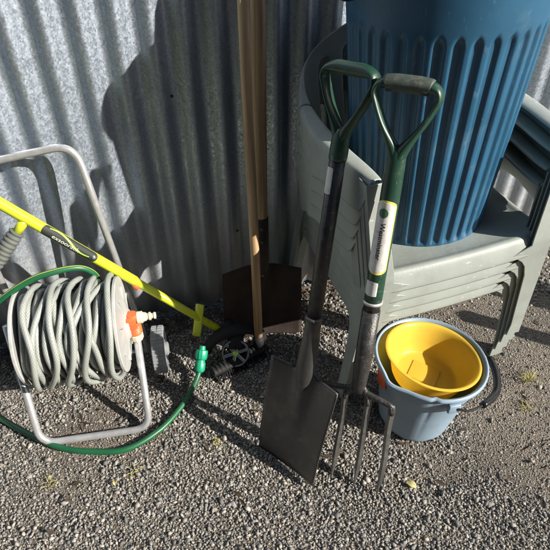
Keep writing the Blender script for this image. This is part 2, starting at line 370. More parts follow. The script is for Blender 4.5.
def build_gravel():
    phi = (1 + 5 ** .5) / 2
    iv = np.array([(-1, phi, 0), (1, phi, 0), (-1, -phi, 0), (1, -phi, 0), (0, -1, phi), (0, 1, phi), (0, -1, -phi), (0, 1, -phi), (phi, 0, -1), (phi, 0, 1), (-phi, 0, -1), (-phi, 0, 1)], float)
    iv /= np.linalg.norm(iv[0])
    it = np.array([(0, 11, 5), (0, 5, 1), (0, 1, 7), (0, 7, 10), (0, 10, 11), (1, 5, 9), (5, 11, 4), (11, 10, 2), (10, 7, 6), (7, 1, 8), (3, 9, 4), (3, 4, 2), (3, 2, 6), (3, 6, 8), (3, 8, 9), (4, 9, 5), (2, 4, 11), (6, 2, 10), (8, 6, 7), (9, 8, 1)])
    rng = np.random.default_rng(3)
    def dirt(x, y):      # bare dirt patches on the right
        v = noise.noise(V((x * 3.1, y * 3.1, 9.2))) + .5 * noise.noise(V((x * 9, y * 9, 1.2)))
        return sm(.05, .5, -.12 + .6 * v + .95 * sm(.30, .62, x) * sm(.62, .80, y) * (1 - .6 * sm(1.2, 1.5, y)))
    pts = []
    # (area, spacing, size)
    for (x0, x1, y0, y1, sp, s0) in ((-.95, 1.35, .42, 1.32, .0059, .0035), (-1.6, 2.1, 1.32, 2.0, .012, .0058), (-1.9, -.95, 0, 1.32, .014, .0065), (1.35, 2.2, 0, 1.32, .014, .0065), (-.95, 1.35, -.1, .42, .012, .006)):
        nx = int((x1 - x0) / sp); ny = int((y1 - y0) / sp)
        X, Y = np.meshgrid(np.arange(nx), np.arange(ny)); X = X.ravel(); Y = Y.ravel()
        X = x0 + (X + .5 + rng.uniform(-.5, .5, X.size)) * sp; Y = y0 + (Y + .5 + rng.uniform(-.5, .5, Y.size)) * sp
        for x, y in zip(X, Y):
            c = -x * sin(PH) + y * cos(PH)
            if c > CW + .25: continue
            d = dirt(x, y)
            if rng.random() < d * .32: continue
            sz = s0 * float(np.clip(rng.lognormal(0, .33), .45, 2.4)) * (1 - .35 * d)
            pts.append((x, y, gh(x, y) + sz * rng.uniform(.0, .75) * (1 - .5 * d), sz))
    for _ in range(40):   # the odd larger stone
        x = rng.uniform(-.7, .9); y = rng.uniform(.5, 1.25); s_ = rng.uniform(.007, .011); pts.append((x, y, gh(x, y) + s_ * .4, s_))
    P = np.array(pts); n = len(P)
    q = rng.normal(size=(n, 4)); q /= np.linalg.norm(q, axis=1)[:, None]
    w, x, y, z = q.T
    R = np.stack([1 - 2 * (y * y + z * z), 2 * (x * y - z * w), 2 * (x * z + y * w), 2 * (x * y + z * w), 1 - 2 * (x * x + z * z), 2 * (y * z - x * w), 2 * (x * z - y * w), 2 * (y * z + x * w), 1 - 2 * (x * x + y * y)], 1).reshape(n, 3, 3)
    sc = np.stack([rng.uniform(.9, 1.5, n), rng.uniform(.7, 1.1, n), rng.uniform(.42, .85, n)], 1)
    vs = iv[None] * rng.uniform(.72, 1.18, (n, 12, 1)) * sc[:, None, :]
    for _ in range(8):      # chip flat faces off each stone
        nn = rng.normal(size=(n, 3)); nn /= np.linalg.norm(nn, axis=1)[:, None]; dd = rng.uniform(.30, .66, n)
        ex = np.maximum(0, np.einsum('nkj,nj->nk', vs, nn) - dd[:, None]); vs = vs - ex[:, :, None] * nn[:, None, :]
    vs = np.einsum('nij,nkj->nki', R, vs) * 1.28
    vs[:, :, 2] *= .8
    vs = vs * P[:, 3][:, None, None] + P[:, None, :3]
    F = (it[None] + (np.arange(n) * 12)[:, None, None]).reshape(-1, 3)
    me = bpy.data.meshes.new('gravel')
    me.vertices.add(n * 12); me.vertices.foreach_set('co', vs.ravel().astype(np.float32))
    me.loops.add(len(F) * 3); me.loops.foreach_set('vertex_index', F.ravel().astype(np.int32))
    me.polygons.add(len(F)); me.polygons.foreach_set('loop_start', np.arange(0, len(F) * 3, 3, dtype=np.int32)); me.polygons.foreach_set('loop_total', np.full(len(F), 3, dtype=np.int32))
    me.update(); me.validate()
    me.materials.append(stone_mat())
    o = bpy.data.objects.new('gravel', me); COL.objects.link(o)
    o['kind'] = 'stuff'; o['label'] = 'loose grey gravel chips spread over the yard'; o['category'] = 'gravel'
build_gravel()

# ------------------------------------------------------------------ corrugated wall
def build_wall():
    root = empty('corrugated_wall', WL(0, CW, 0)); root.rotation_euler = (0, 0, PH)
    tag(root, 'galvanised corrugated tin wall behind the tools and chairs', 'wall')
    pitch = .076; A = .0115
    def sheet(s0, s1, dy, z0, name='tin_sheet', seed=0):
        bm = bm_(); ns = int((s1 - s0) / pitch * 12); rows = 24; H = 1.95
        g = []
        for j in range(rows + 1):
            z = z0 + (H - z0) * j / rows; row = []
            for i in range(ns + 1):
                s = s0 + (s1 - s0) * i / ns
                warp = .004 * noise.noise(V((s * 2.3, z * 2.1, seed))) + .006 * noise.noise(V((s * .9, z * .7, seed + 5)))
                skew = s + .003 * noise.noise(V((s * 3, z * 3, 7)))
                zz = z + (.006 * noise.noise(V((s * 7, 0, seed))) if j == 0 else 0)
                row.append(bm.verts.new((s, dy + A * cos(2 * pi * skew / pitch) + warp, zz)))
            g.append(row)
        for j in range(rows):
            for i in range(ns): bm.faces.new((g[j][i], g[j][i + 1], g[j + 1][i + 1], g[j + 1][i]))
        return finish(name, bm, M['galv'], root, mods=solid(.0012, -1), recalc=False)
    sheet(-3.4, -.81, .0, .025, seed=1); sheet(-.90, 1.00, -.0035, .022, seed=2); sheet(.93, 4.2, .0, .024, seed=3)
    # nail heads and a small open nail hole
    for (s, z) in ((.142, .739), (-.466, .25), (-.57, .93), (.29, .30)):
        bm = bm_(); lathe(bm, [(0, .004), (.0028, .0034), (.0042, .0012), (.0044, 0)], 12, Matrix.Translation((s, -.0035 - A * .98, z)) @ Matrix.Rotation(pi / 2, 4, 'X'))
        finish('nail_head', bm, M['rust'], root)
    # rails and posts on the far side
    bm = bm_()
    for z in (.35, 1.1, 1.8): box(bm, (.3, .055, z), (7.4, .07, .045))
    finish('rail', bm, M['wood'], root, smooth=False)
    for s in (-3.2, -1.2, .9, 3.0):
        bm = bm_(); box(bm, (s, .14, .95), (.09, .09, 1.9)); finish('post', bm, M['wood'], root, smooth=False)
    # leaf litter along the foot
    return root
build_wall()

# ------------------------------------------------------------------ chairs
ZS = .375
def build_chair():
    root = empty('garden_chair')
    # ---- seat
    def rrect(hw, y0, y1, r, n=6):
        pts = []
        for (cx, cy, a0) in ((hw - r, y0 + r, -pi / 2), (hw - r, y1 - r, 0), (-hw + r, y1 - r, pi / 2), (-hw + r, y0 + r, pi)):
            for k in range(n + 1):
                a = a0 + (pi / 2) * k / n; pts.append((cx + r * cos(a), cy + r * sin(a)))
        # add mid points on long sides for the gentle front curve
        out = []
        for i, p in enumerate(pts):
            out.append(p); q = pts[(i + 1) % len(pts)]
            if math.dist(p, q) > .1:
                for k in range(1, 6): out.append((p[0] + (q[0] - p[0]) * k / 6, p[1] + (q[1] - p[1]) * k / 6))
        return out
    def zc(x, y): return ZS - .018 * (1 - min(1, abs(x) / .24) ** 2) * sm(0, .2, y) + .004 * (x / .22) ** 2
    bm = bm_(); loops = []
    def ring(hw, y0, y1, r, dz, bow=.005, flat=None):
        L_ = []
        for (x, y) in rrect(hw, y0, y1, r):
            yb = y - bow * (1 - (x / .23) ** 2) * (1 if y < .2 else 0)
            L_.append(bm.verts.new((x, yb, (zc(x, max(y, 0)) if flat is None else flat) + dz)))
        loops.append(L_)
    ring(.10, .12, .33, .03, -.004); ring(.19, .035, .42, .045, -.006); ring(.207, .020, .436, .05, -.003); ring(.214, .012, .442, .053, .002); ring(.220, .005, .447, .055, .001); ring(.2235, .0, .45, .056, -.006); ring(.227, -.006, .455, .056, -.030); ring(.229, -.009, .457, .056, -.047)
    for A, B in zip(loops, loops[1:]):
        n = len(A)
        for i in range(n): bm.faces.new((A[i], A[(i + 1) % n], B[(i + 1) % n], B[i]))
    bm.faces.new(loops[0])
    finish('seat', bm, M['sage'], root, mods=chain(solid(.0035, 1), subs(1)))
    # ---- front legs with the arm support above them
    def leg(side, front=True):
        bm = bm_(); secs = []
        zs_ = [0, .006, .05, .12, .20, .26, .295, .315, .328, .338] + ([.352, .365, .372, .378, .386, .395, .405, .417, .432, .47, .52, .58, .615] if front else [.372])
        for z in zs_:
            t = z / ZS
            xo = .262 - .036 * min(t, 1) + (.0 if z <= ZS else (z - ZS) * .06)
            if z <= ZS:
                wf = .034 + .020 * t; ws = .034 + .014 * t
                if z > .26:
                    q = (z - .26) / .078; fl = .060 * (1 - sqrt(max(0, 1 - min(1, q) ** 2))); wf += fl; ws += fl * .8
                if z >= .338: wf = .034 + .020 * t + .060 * (1 - sm(.336, .366, z)); ws = .034 + .014 * t + .03 * (1 - sm(.336, .366, z))
            else:
                q = (z - ZS) / .24; wf = .054 - .018 * q; ws = .05 - .012 * q
                if z < .432: wf += .0 * (1 - sqrt(max(0, 1 - (1 - (z - ZS) / .057) ** 2)))
            if z < .01: wf += .006; ws += .006
            yf = (.026 - .043 * min(t, 1) if z <= ZS else -.017 + .022 * (z - ZS) / .24)
            th = .0035
            L2 = [(xo, 0), (xo - wf, 0), (xo - wf, th), (xo - th, th), (xo - th, ws), (xo, ws)]
            if not front:
                L2 = [(x, -y) for x, y in L2]; yf = .45 + .075 * (1 - t)
            secs.append([bm.verts.new((side * x, yf + y, z)) for x, y in L2])
        for A, B in zip(secs, secs[1:]):
            for i in range(6): bm.faces.new((A[i], A[(i + 1) % 6], B[(i + 1) % 6], B[i]))
        bm.faces.new(secs[0]); bm.faces.new(secs[-1])
        finish('leg', bm, M['sage'], root, mods=bevel(.0012), autos=35)
    for s in (1, -1):
        leg(s, True); leg(s, False)
    # ---- arms and back from one U-shaped sweep: plan curve (x, y), top and lower edge heights
    ctrl = [(-.229, .010), (-.238, .06), (-.254, .16), (-.262, .27), (-.250, .37), (-.20, .445), (-.10, .478), (0, .486), (.10, .478), (.20, .445), (.250, .37), (.264, .27), (.258, .16), (.240, .06), (.231, .010)]
    C = catmull([(x, y, 0) for x, y in ctrl], 6)
    n = len(C)
    def prof(i):
        t = abs(2 * i / (n - 1) - 1)                # 1 at the arm fronts, 0 at the back centre
        top = ZS + .245 + .012 * sm(.98, .7, 1 - (1 - t)) * 0 + .15 * (1 - sm(.05, .62, t))
        width = .038 * sm(.30, .62, t) + .006
        if t > .62: width *= 1 - .42 * ((t - .62) / .38) ** 1.5
        drop = .074 + (top - ZS - .03 - .074) * (1 - sm(.30, .72, t))
        if t > .90: drop = .030 + (drop - .030) * (1 - sm(.90, 1.0, t))
        return t, top, width, drop
    def band(i0, i1, name):
        bm = bm_(); rows = []
        for i in range(i0, i1 + 1):
            p = C[i]; T = (C[min(i + 1, n - 1)] - C[max(i - 1, 0)]).normalized(); out = V((T.y, -T.x, 0))
            if out.dot(V((p.x, p.y - .2, 0))) < 0: out = -out
            t, top, w, d = prof(i)
            r = [p - out * w + V((0, 0, top - .006)), p - out * w * .8 + V((0, 0, top)), p - out * .006 + V((0, 0, top + .001)), p + V((0, 0, top - .004))]
            for k in range(1, 9): r.append(p + out * (.010 * k / 8 * (t > .3)) - out * .045 * (1 - t) ** 1.5 * (k / 8) * (d > .1) + V((0, 0, top - .006 - d * k / 8)))
            rows.append([bm.verts.new(q) for q in r])
        for a, (A, B) in enumerate(zip(rows, rows[1:])):
            i = i0 + a; t = prof(i)[0]
            for k in range(len(A) - 1):
                if t < .24 and 4 <= k <= 9 and i % 4 in (0, 1): continue
                bm.faces.new((A[k], A[k + 1], B[k + 1], B[k]))
        return finish(name, bm, M['sage'], root, mods=chain(solid(.0035, 0), subs(1)), recalc=True)
    a = int(n * .27); b = n - 1 - a
    band(0, a, 'armrest'); band(a, b, 'backrest'); band(b, n - 1, 'armrest')
    return root
def copy_tree(o, parent=None):
    c = o.copy(); COL.objects.link(c); c.parent = parent
    for ch in [x for x in bpy.data.objects if x.parent == o]:
        k = ch.copy(); COL.objects.link(k); k.parent = c; k.matrix_parent_inverse = ch.matrix_parent_inverse.copy()
    return c
TILT = radians(4.2)
chair0 = build_chair()
BASE_S = .722
base = Matrix.Translation(WL(.722, .802, .004)) @ Matrix.Rotation(PH, 4, 'Z') @ Matrix.Rotation(-TILT, 4, 'Y')
labels = ['sage green plastic garden chair at the bottom of the stack, its feet on the gravel', 'sage green plastic garden chair second from the bottom of the stack',
          'sage green plastic garden chair third from the bottom, just under the top one', 'sage green plastic garden chair on top of the stack, carrying the blue bin']
for i in range(4):
    c = chair0 if i == 0 else copy_tree(chair0)
    c.matrix_world = base @ Matrix.Translation((0.0, .013 * (3 - i), .045 * i))
    tag(c, labels[i], 'chair', 'stacked sage garden chairs')

# ------------------------------------------------------------------ blue bin
def build_bin():
    mtx = Matrix.Translation(WL(.722, .802, .004)) @ Matrix.Rotation(PH, 4, 'Z') @ Matrix.Rotation(-TILT, 4, 'Y') @ Matrix.Translation((.004, .222, .045 * 3 + ZS - .020)) @ Matrix.Rotation(radians(1.6), 4, 'Y')
    root = empty('rubbish_bin', mtx=mtx)
    tag(root, 'tall blue ribbed plastic rubbish bin standing on the stacked chairs', 'bin')
    HB = .64; RR = .069; NR = 37
    def rad(z): return .163 + RR * z
    def rf(r, z, a):
        if r < .1: return r
        e = sm(.012, .03, z) * (1 - sm(.484, .500, z))
        # rounded rib tops
        ph = (a * NR / (2 * pi)) % 1; w = sm(.02, .20, ph) * (1 - sm(.52, .72, ph))
        h = abs(ph - .37) / .34
        if z > .47: e *= 1 - sm(0, 1, (z - .478) / .02 + h * .7)
        return r - .0068 * w * e
    bm = bm_()
    prof = [(0, .004), (.13, .004), (.150, 0), (.1585, .002), (.163, .010)]
    zz = [.014, .02, .026, .032, .06, .12, .2, .3, .4, .46, .470, .474, .478, .482, .486, .490, .494, .498, .503, .51, .53, .56, .60]
    prof += [(rad(z), z) for z in zz]
    prof += [(rad(.61) + .003, .61), (rad(.62) + .012, .614), (rad(.62) + .015, .625), (rad(.64) + .012, .637), (rad(.64), .64), (rad(.64) - .006, .635)]
    prof += [(rad(.60) - .004, .60), (rad(.3) - .012, .3), (rad(.03) - .012, .03), (0, .02)]
    lathe(bm, prof, NR * 12, rf=rf)
    finish('bin_body', bm, M['bin'], root, autos=60)
    for s in (1, -1):
        bm = bm_()
        a = radians(8) if s > 0 else radians(186)
        d = V((cos(a), sin(a), 0)); e = V((-sin(a), cos(a), 0))
        r0 = rad(.565)
        path = fillet([d * (r0 - .002) + e * .05 + V((0, 0, .565)), d * (r0 + .045) + e * .045 + V((0, 0, .55)), d * (r0 + .045) - e * .045 + V((0, 0, .55)), d * (r0 - .002) - e * .05 + V((0, 0, .565))], .02)
        tube(bm, path, .010, 14); finish('carry_handle', bm, M['black'], root)
build_bin()
def sack():
    # added dark sack standing for unseen bin contents, sized to cast the wall shadow
    bm = bm_(); bmesh.ops.create_icosphere(bm, subdivisions=5, radius=1)
    for v in bm.verts:
        n = v.co.normalized(); k = 1 + .10 * noise.noise(n * 2.2) + .05 * noise.noise(n * 6) + .02 * noise.noise(n * 15)
        top = max(0, n.z); sq = 1 - .35 * top ** 6
        v.co = V((n.x * .165 * k * sq, n.y * .150 * k * sq, n.z * .24 * k + .04 * top ** 12))
    o = finish('shadow_sack', bm, M['black'], None); c = WL(.70, 1.03, 1.16); o.location = c; tag(o, 'black sack added out of view above the blue bin to cast its wall shadow', 'sack')
sack()

# ------------------------------------------------------------------ D-handle used by spade and fork (in tool space, stem top at z0)
def d_handle(root, z0, w=.056, h=.105, st=.135, sleeve=True):
    bm = bm_()
    # stem
    tube(bm, [(0, 0, z0 - st), (0, 0, z0 - st * .9), (0, 0, z0 - st * .5), (0, 0, z0 - .02), (0, 0, z0 + .006)], lambda t: .0185 + .001 * sin(t * 5), 22, rb=lambda t: .0185 - .004 * t, ref=(0, 1, 0))
    for s in (1, -1):
        p = catmull([(s * .003, 0, z0 - .022), (s * .010, 0, z0 - .002), (s * .023, 0, z0 + .020), (s * .038, 0, z0 + .046), (s * (w - .006), 0, z0 + .072), (s * w, 0, z0 + h - .016), (s * (w - .005), 0, z0 + h - .003), (s * (w - .018), 0, z0 + h + .002), (s * .018, 0, z0 + h + .003), (-s * .008, 0, z0 + h + .003)], 7)
        tube(bm, p, lambda t: .0125 - .0065 * sm(0, .35, t) + .0068 * sm(.62, .84, t), 20, rb=lambda t: .0145 + .0015 * sm(.2, .5, t) - .0015 * sm(.7, .9, t), ref=(0, 1, 0))
    o = finish('handle_yoke', bm, M['green'], root, mods=subs(1))
    if sleeve:
        bm = bm_(); g = w - .017
        tube(bm, [(-g, 0, z0 + h + .001), (-g + .0015, 0, z0 + h + .0015), (-g / 2, 0, z0 + h + .003), (0, 0, z0 + h + .003), (g / 2, 0, z0 + h + .003), (g - .0015, 0, z0 + h + .0015), (g, 0, z0 + h + .001)], [.0138, .0146, .0150, .0152, .0150, .0146, .0138], 24, rb=.0162, ref=(0, 1, 0))
        finish('grip', bm, M['greengrip'], root)
def sticker(root, r, z0, z1, half, m, off=.0006, name='sticker', rz=.012, ang0=-pi / 2):
    """patch wrapped on a round shaft in tool space, with rounded ends"""
    bm = bm_(); nz = 44; na = 12; g = []
    for j in range(nz + 1):
        z = z0 + (z1 - z0) * (1 - cos(pi * j / nz)) / 2
        e = min(z - z0, z1 - z); k = 1 if e >= rz else sqrt(max(.02, 1 - ((rz - e) / rz) ** 2))
        g.append([bm.verts.new(((r + off) * cos(ang0 + half * k * (2 * i / na - 1)), (r + off) * sin(ang0 + half * k * (2 * i / na - 1)), z)) for i in range(na + 1)])
    for j in range(nz):
        for i in range(na): bm.faces.new((g[j][i], g[j][i + 1], g[j + 1][i + 1], g[j + 1][i]))
    return finish(name, bm, m, root, mods=solid(.0003, 1))

# ------------------------------------------------------------------ spade
def build_spade():
    foot = V((.046, .771, .004)); top = V((.137, .99, .920))
    mtx = axis_matrix(foot, top, (.735, -.678, 0)); root = empty('digging_spade', mtx=mtx)
    tag(root, 'digging spade with flat black blade and green D handle leaning on the chairs', 'spade')
    # blade: curved sheet
    bm = bm_(); nx = 24; nz = 26; Hb = .285; g = []
    for j in range(nz + 1):
        v = j / nz; row = []
        for i in range(nx + 1):
            u = 2 * i / nx - 1
            hw = .090 + .010 * v
            z0 = .0 + .004 * (1 - u * u) * -1
            ztop = Hb - .006 + .018 * sm(.3, 1, abs(u)) * 0
            # shoulders drop from the socket to the corners
            ztop = Hb + .012 - .026 * sm(.12, .36, abs(u)) + .003 * sm(.5, 1, abs(u))
            z = z0 + (ztop - z0) * v
            y = .016 * (u * u) * (-1) * (.5 + .5 * v) + .006 - .014 * math.exp(-(u / .16) ** 2) * sm(.15, 1, v) * 1.0
            y += -.009 * sin(v * pi) - .030 * (1 - v) ** 1.4
            row.append(bm.verts.new((u * hw, y, z)))
        g.append(row)
    for j in range(nz):
        for i in range(nx): bm.faces.new((g[j][i], g[j][i + 1], g[j + 1][i + 1], g[j + 1][i]))
    finish('blade', bm, M['steel'], root, mods=solid(.0022, 0), recalc=False)
    for s in (1, -1):   # rolled treads on the shoulders
        bm = bm_(); pts = [(s * (.038 + .061 * k / 8), .005 - .016 * ((.038 + .061 * k / 8) / .100) ** 2, Hb - .013 + .003 * sm(.5, 1, (.038 + .061 * k / 8) / .100)) for k in range(9)]
        tube(bm, pts, .0032, 10); finish('tread', bm, M['steel'], root)
    bm = bm_()
    tube(bm, catmull([(0, -.004, Hb - .10), (0, -.008, Hb - .06), (0, -.008, Hb - .02), (0, -.004, Hb + .02), (0, 0, Hb + .07), (0, 0, Hb + .14)], 5), lambda t: .004 + .0205 * sm(0, .45, t) - .005 * sm(.45, 1, t), 20, rb=lambda t: .004 + .012 * sm(0, .5, t) + .001 * t, ref=(0, 1, 0))
    finish('socket', bm, M['steel'], root)
    bm = bm_(); z1 = .947 - .135
    tube(bm, [(0, 0, Hb + .10), (0, 0, Hb + .3), (0, 0, z1 - .022)], .0165, 20); finish('shaft', bm, M['shaft'], root)
    bm = bm_(); tube(bm, [(0, 0, Hb + .137), (0, 0, Hb + .145)], .0205, 24); finish('clamp_ring', bm, M['steel'], root)
    d_handle(root, .947 - .105, st=.062, sleeve=False)
    sticker(root, .0165, .716, .770, .62, M['paper'], rz=.002, ang0=-pi / 2 - .35)
    return root
build_spade()

# ------------------------------------------------------------------ fork
def build_fork():
    foot = V((.171, .716, 0)); top = V((.226, .913, .922))
    mtx = axis_matrix(foot, top, (.90, -.43, 0)); root = empty('garden_fork', mtx=mtx)
    tag(root, 'four tined garden fork with green D handle leaning in front of the blue bucket', 'fork')
    Lt = (top - foot).length
    for k in range(4):
        x = (-1.5 + k) * .0585
        bm = bm_()
        top_x = x * .93
        pts = catmull([(x, -.007, 0), (x, -.003, .03), (x, .002, .10), (top_x, .004, .20), (top_x, 0, .262), (top_x * .97, 0, .272)], 5)
        tube(bm, pts, lambda t: .0018 + .0054 * sm(0, .25, t) + .0008 * t, 4, rb=lambda t: .0014 + .0052 * sm(0, .3, t), ref=(0, 1, 0))
        finish('tine', bm, M['tine'], root, autos=40, mods=bevel(.0009))
    bm = bm_(); xs = .0585 * 1.5 * .93
    tube(bm, fillet([(-xs, 0, .250), (-xs, 0, .272), (-.03, 0, .283), (0, 0, .292), (.03, 0, .283), (xs, 0, .272), (xs, 0, .250)], .014), .0072, 12, rb=.0062, ref=(0, 1, 0))
    for s in (1, -1): tube(bm, catmull([(s * .0585 * .5 * .93, 0, .255), (s * .024, 0, .275), (s * .010, 0, .30)], 5), .0065, 10)
    finish('crossbar', bm, M['shaft'], root)
    bm = bm_(); tube(bm, [(0, 0, .285), (0, 0, .30), (0, 0, .36), (0, 0, .50)], lambda t: .013 + .006 * sm(0, .15, t), 20); finish('socket', bm, M['shaft'], root)
    bm = bm_(); tube(bm, [(0, 0, .49), (0, 0, .56)], .0175, 20); finish('shaft', bm, M['shaft'], root)
    bm = bm_(); tube(bm, [(0, 0, .517), (0, 0, .523)], .0208, 24); finish('clamp_ring', bm, M['clamp'], root)
    z0 = Lt - .105
    bm = bm_(); tube(bm, [(0, 0, .522), (0, 0, .54), (0, 0, .70), (0, 0, z0 - .10)], .0185, 22); finish('sleeve', bm, M['green'], root)
    d_handle(root, z0)
    sticker(root, .0185, .590, .744, 1.12, M['yellowink'], rz=.012, name='sticker_edge')
    s2 = sticker(root, .0185, .594, .740, 1.12, M['paper'], off=.0010, rz=.012, ang0=-pi / 2 - .16)
    sticker(root, .0185, .540, .573, .75, M['paper'], rz=.002, ang0=-pi / 2 - .3, name='barcode_sticker')
    r = .0185 + .0016
    def on(x, y):   # x runs down the shaft, y across
        a = -pi / 2 - .16 + y / r
        return V((r * cos(a), r * sin(a), .675 - x))
    text_on(root, 'lettering', 'Westminster', .0145, M['ink'], lambda x, y: on(x + .014, y + .002), .0002)
    # round emblem above the word
    bm = bm_(); ce = []
    for k in range(24):
        a = 2 * pi * k / 24; ce.append((.0095 * cos(a), .0095 * sin(a)))
    rings = [[bm.verts.new(on(-.044 + q * x, q * y)) for x, y in ce] for q in (1, .75, .5, .25)]
    for A, B in zip(rings, rings[1:]):
        for k in range(24): bm.faces.new((A[k], A[(k + 1) % 24], B[(k + 1) % 24], B[k]))
    bm.faces.new(rings[-1]); finish('emblem', bm, M['greenink'], root, smooth=False)
    return root
build_fork()

# ------------------------------------------------------------------ bucket pair
def build_bucket():
    B = V((.378, .905, .004))
    mtx = Matrix.Translation(B) @ Matrix.Rotation(radians(2.5), 4, 'Y') @ Matrix.Rotation(radians(-1), 4, 'X')
    root = empty('bucket', mtx=mtx); tag(root, 'pale blue plastic bucket with pouring lip, the yellow tub inside it', 'bucket')
    Hh = .235
    def spout(r, z, a):
        # pouring lip towards the front left
        d = (a - radians(218) + pi) % (2 * pi) - pi
        k = math.exp(-(d / .20) ** 2) * sm(.16, .235, z) * (1 if r > .1 else 0)
        d2 = (a - radians(262) + pi) % (2 * pi) - pi
        k2 = math.exp(-(d2 / .05) ** 2) * sm(.20, .235, z) * (1 if r > .12 else 0)
        return r * (1 + .085 * k) - .005 * k2
    bm = bm_()
    prof = [(0, .006), (.072, .006), (.078, 0), (.084, .001), (.088, .01), (.100, .08), (.112, .15), (.1185, .188), (.1245, .190), (.1255, .196), (.128, .212), (.1295, .226), (.137, .228), (.1405, .232), (.1405, .238), (.137, .241), (.1325, .240), (.129, .234), (.110, .12), (.094, .02), (0, .014)]
    lathe(bm, prof, 160, rf=spout)
    finish('bucket_body', bm, M['blue'], root, autos=50)
    # bail with grip resting at the right
    bm = bm_(); a0 = radians(-78); a1 = radians(75); R = .139
    p0 = V((R * cos(a0), R * sin(a0), .214)); p1 = V((R * cos(a1), R * sin(a1), .214))
    ctrl = [p0, p0 + V((.035, -.006, -.002)), V((.115, -.112, .205)), V((.158, -.065, .198)), V((.172, .01, .20)), V((.150, .075, .205)), V((.09, .125, .21)), p1]
    path = catmull(ctrl, 8)
    tube(bm, path, .0028, 10); finish('bail', bm, M['black'], root)
    bm = bm_(); tube(bm, path[14:36], lambda t: .0085 + .0012 * sin(pi * t), 14); finish('bail_grip', bm, M['blackgloss'], root)
    for p, a in ((p0, a0), (p1, a1)):
        bm = bm_(); box(bm, (0, 0, 0), (.010, .030, .026), Matrix.Translation(p * 1.0 - V((0, 0, .002))) @ Matrix.Rotation(a, 4, 'Z'), bev=.003); finish('bail_lug', bm, M['blue'], root)
    # ---- yellow tub inside
    ym = mtx @ Matrix.Translation((.000, .002, .160)) @ Matrix.Rotation(radians(-2), 4, 'X') @ Matrix.Rotation(radians(4.5), 4, 'Y')
    yr = empty('tub', mtx=ym); tag(yr, 'bright yellow plastic tub nested inside the pale blue bucket', 'tub')
    bm = bm_()
    pr = [(0, .002), (.074, .002), (.080, .006), (.086, .03), (.095, .09), (.106, .165), (.110, .178), (.1155, .180), (.1175, .184), (.1170, .189), (.114, .191), (.1105, .189), (.1075, .182), (.103, .165), (.092, .085), (.083, .022), (.078, .012), (.070, .009), (0, .009)]
    lathe(bm, [(r * 1.025, z * .44) for r, z in pr], 128)
    finish('tub_body', bm, M['yellow'], yr, autos=55)
    bm = bm_()
    box(bm, (-.004, .006, .0050), (.072, .066, .003), Matrix.Rotation(radians(-28), 4, 'Z'), bev=.0012); finish('base_panel', bm, M['yellow'], yr, autos=30)
    # ---- orange object between the two
    bm = bm_(); a = radians(196)
    tube(bm, [(.124 * cos(a), .124 * sin(a), .17), (.1275 * cos(a), .1275 * sin(a), .205), (.1285 * cos(a), .1285 * sin(a), .222)], .004, 14, rb=.022, ref=(-sin(a), cos(a), 0))
    o = finish('sponge', bm, M['orange'], None); o.matrix_world = mtx; tag(o, 'small orange sponge wedged between the yellow tub and the blue bucket', 'sponge')
build_bucket()

# ------------------------------------------------------------------ wooden handled shovel and broom at the wall
def build_shovel():
    foot = V((-.040, 1.215, .0)); top = V((-.040, 1.40, 1.42))
    mtx = axis_matrix(foot, top, (1, .16, 0)); root = empty('shovel', mtx=mtx)
    tag(root, 'old square mouth shovel with rusty dark blade and thick wooden shaft against the wall', 'shovel')
    bm = bm_(); nx = 22; nz = 22; g = []
    for j in range(nz + 1):
        v = j / nz; row = []
        for i in range(nx + 1):
            u = 2 * i / nx - 1; hw = .122 - .004 * v - .02 * (1 - sm(0, .12, v)) * 0
            zb = .018 * sm(.7, 1, abs(u)) ** 2
            zt = .262 - .012 * sm(.2, 1, abs(u)); z = zb + (zt - zb) * v
            y = -.022 * u * u + .008 * v - .012 * math.exp(-(u / .14) ** 2) * sm(.3, 1, v)
            row.append(bm.verts.new((u * hw, y, z)))
        g.append(row)
    for j in range(nz):
        for i in range(nx): bm.faces.new((g[j][i], g[j][i + 1], g[j + 1][i + 1], g[j + 1][i]))
    finish('blade', bm, M['rust'], root, mods=solid(.003, 0), recalc=False)
    bm = bm_(); tube(bm, catmull([(0, -.006, .17), (0, -.010, .22), (0, -.006, .27), (0, -.002, .34), (0, 0, .42)], 5), lambda t: .006 + .018 * sm(0, .5, t) - .003 * t, 18); finish('socket', bm, M['rust'], root)
    for z in (.35, .39, .24): 
        bm = bm_(); lathe(bm, [(0, .0035), (.004, .002), (.005, 0)], 10, Matrix.Translation((0, -.0215 - (.004 if z < .3 else 0), z)) @ Matrix.Rotation(pi / 2, 4, 'X')); finish('rivet', bm, M['steel'], root)
    bm = bm_(); tube(bm, [(0, 0, .36), (0, 0, .43), (.001, 0, .8), (0, 0, 1.43)], lambda t: .0185 + .001 * sin(t * 9), 22); finish('shaft', bm, M['wood'], root)
build_shovel()
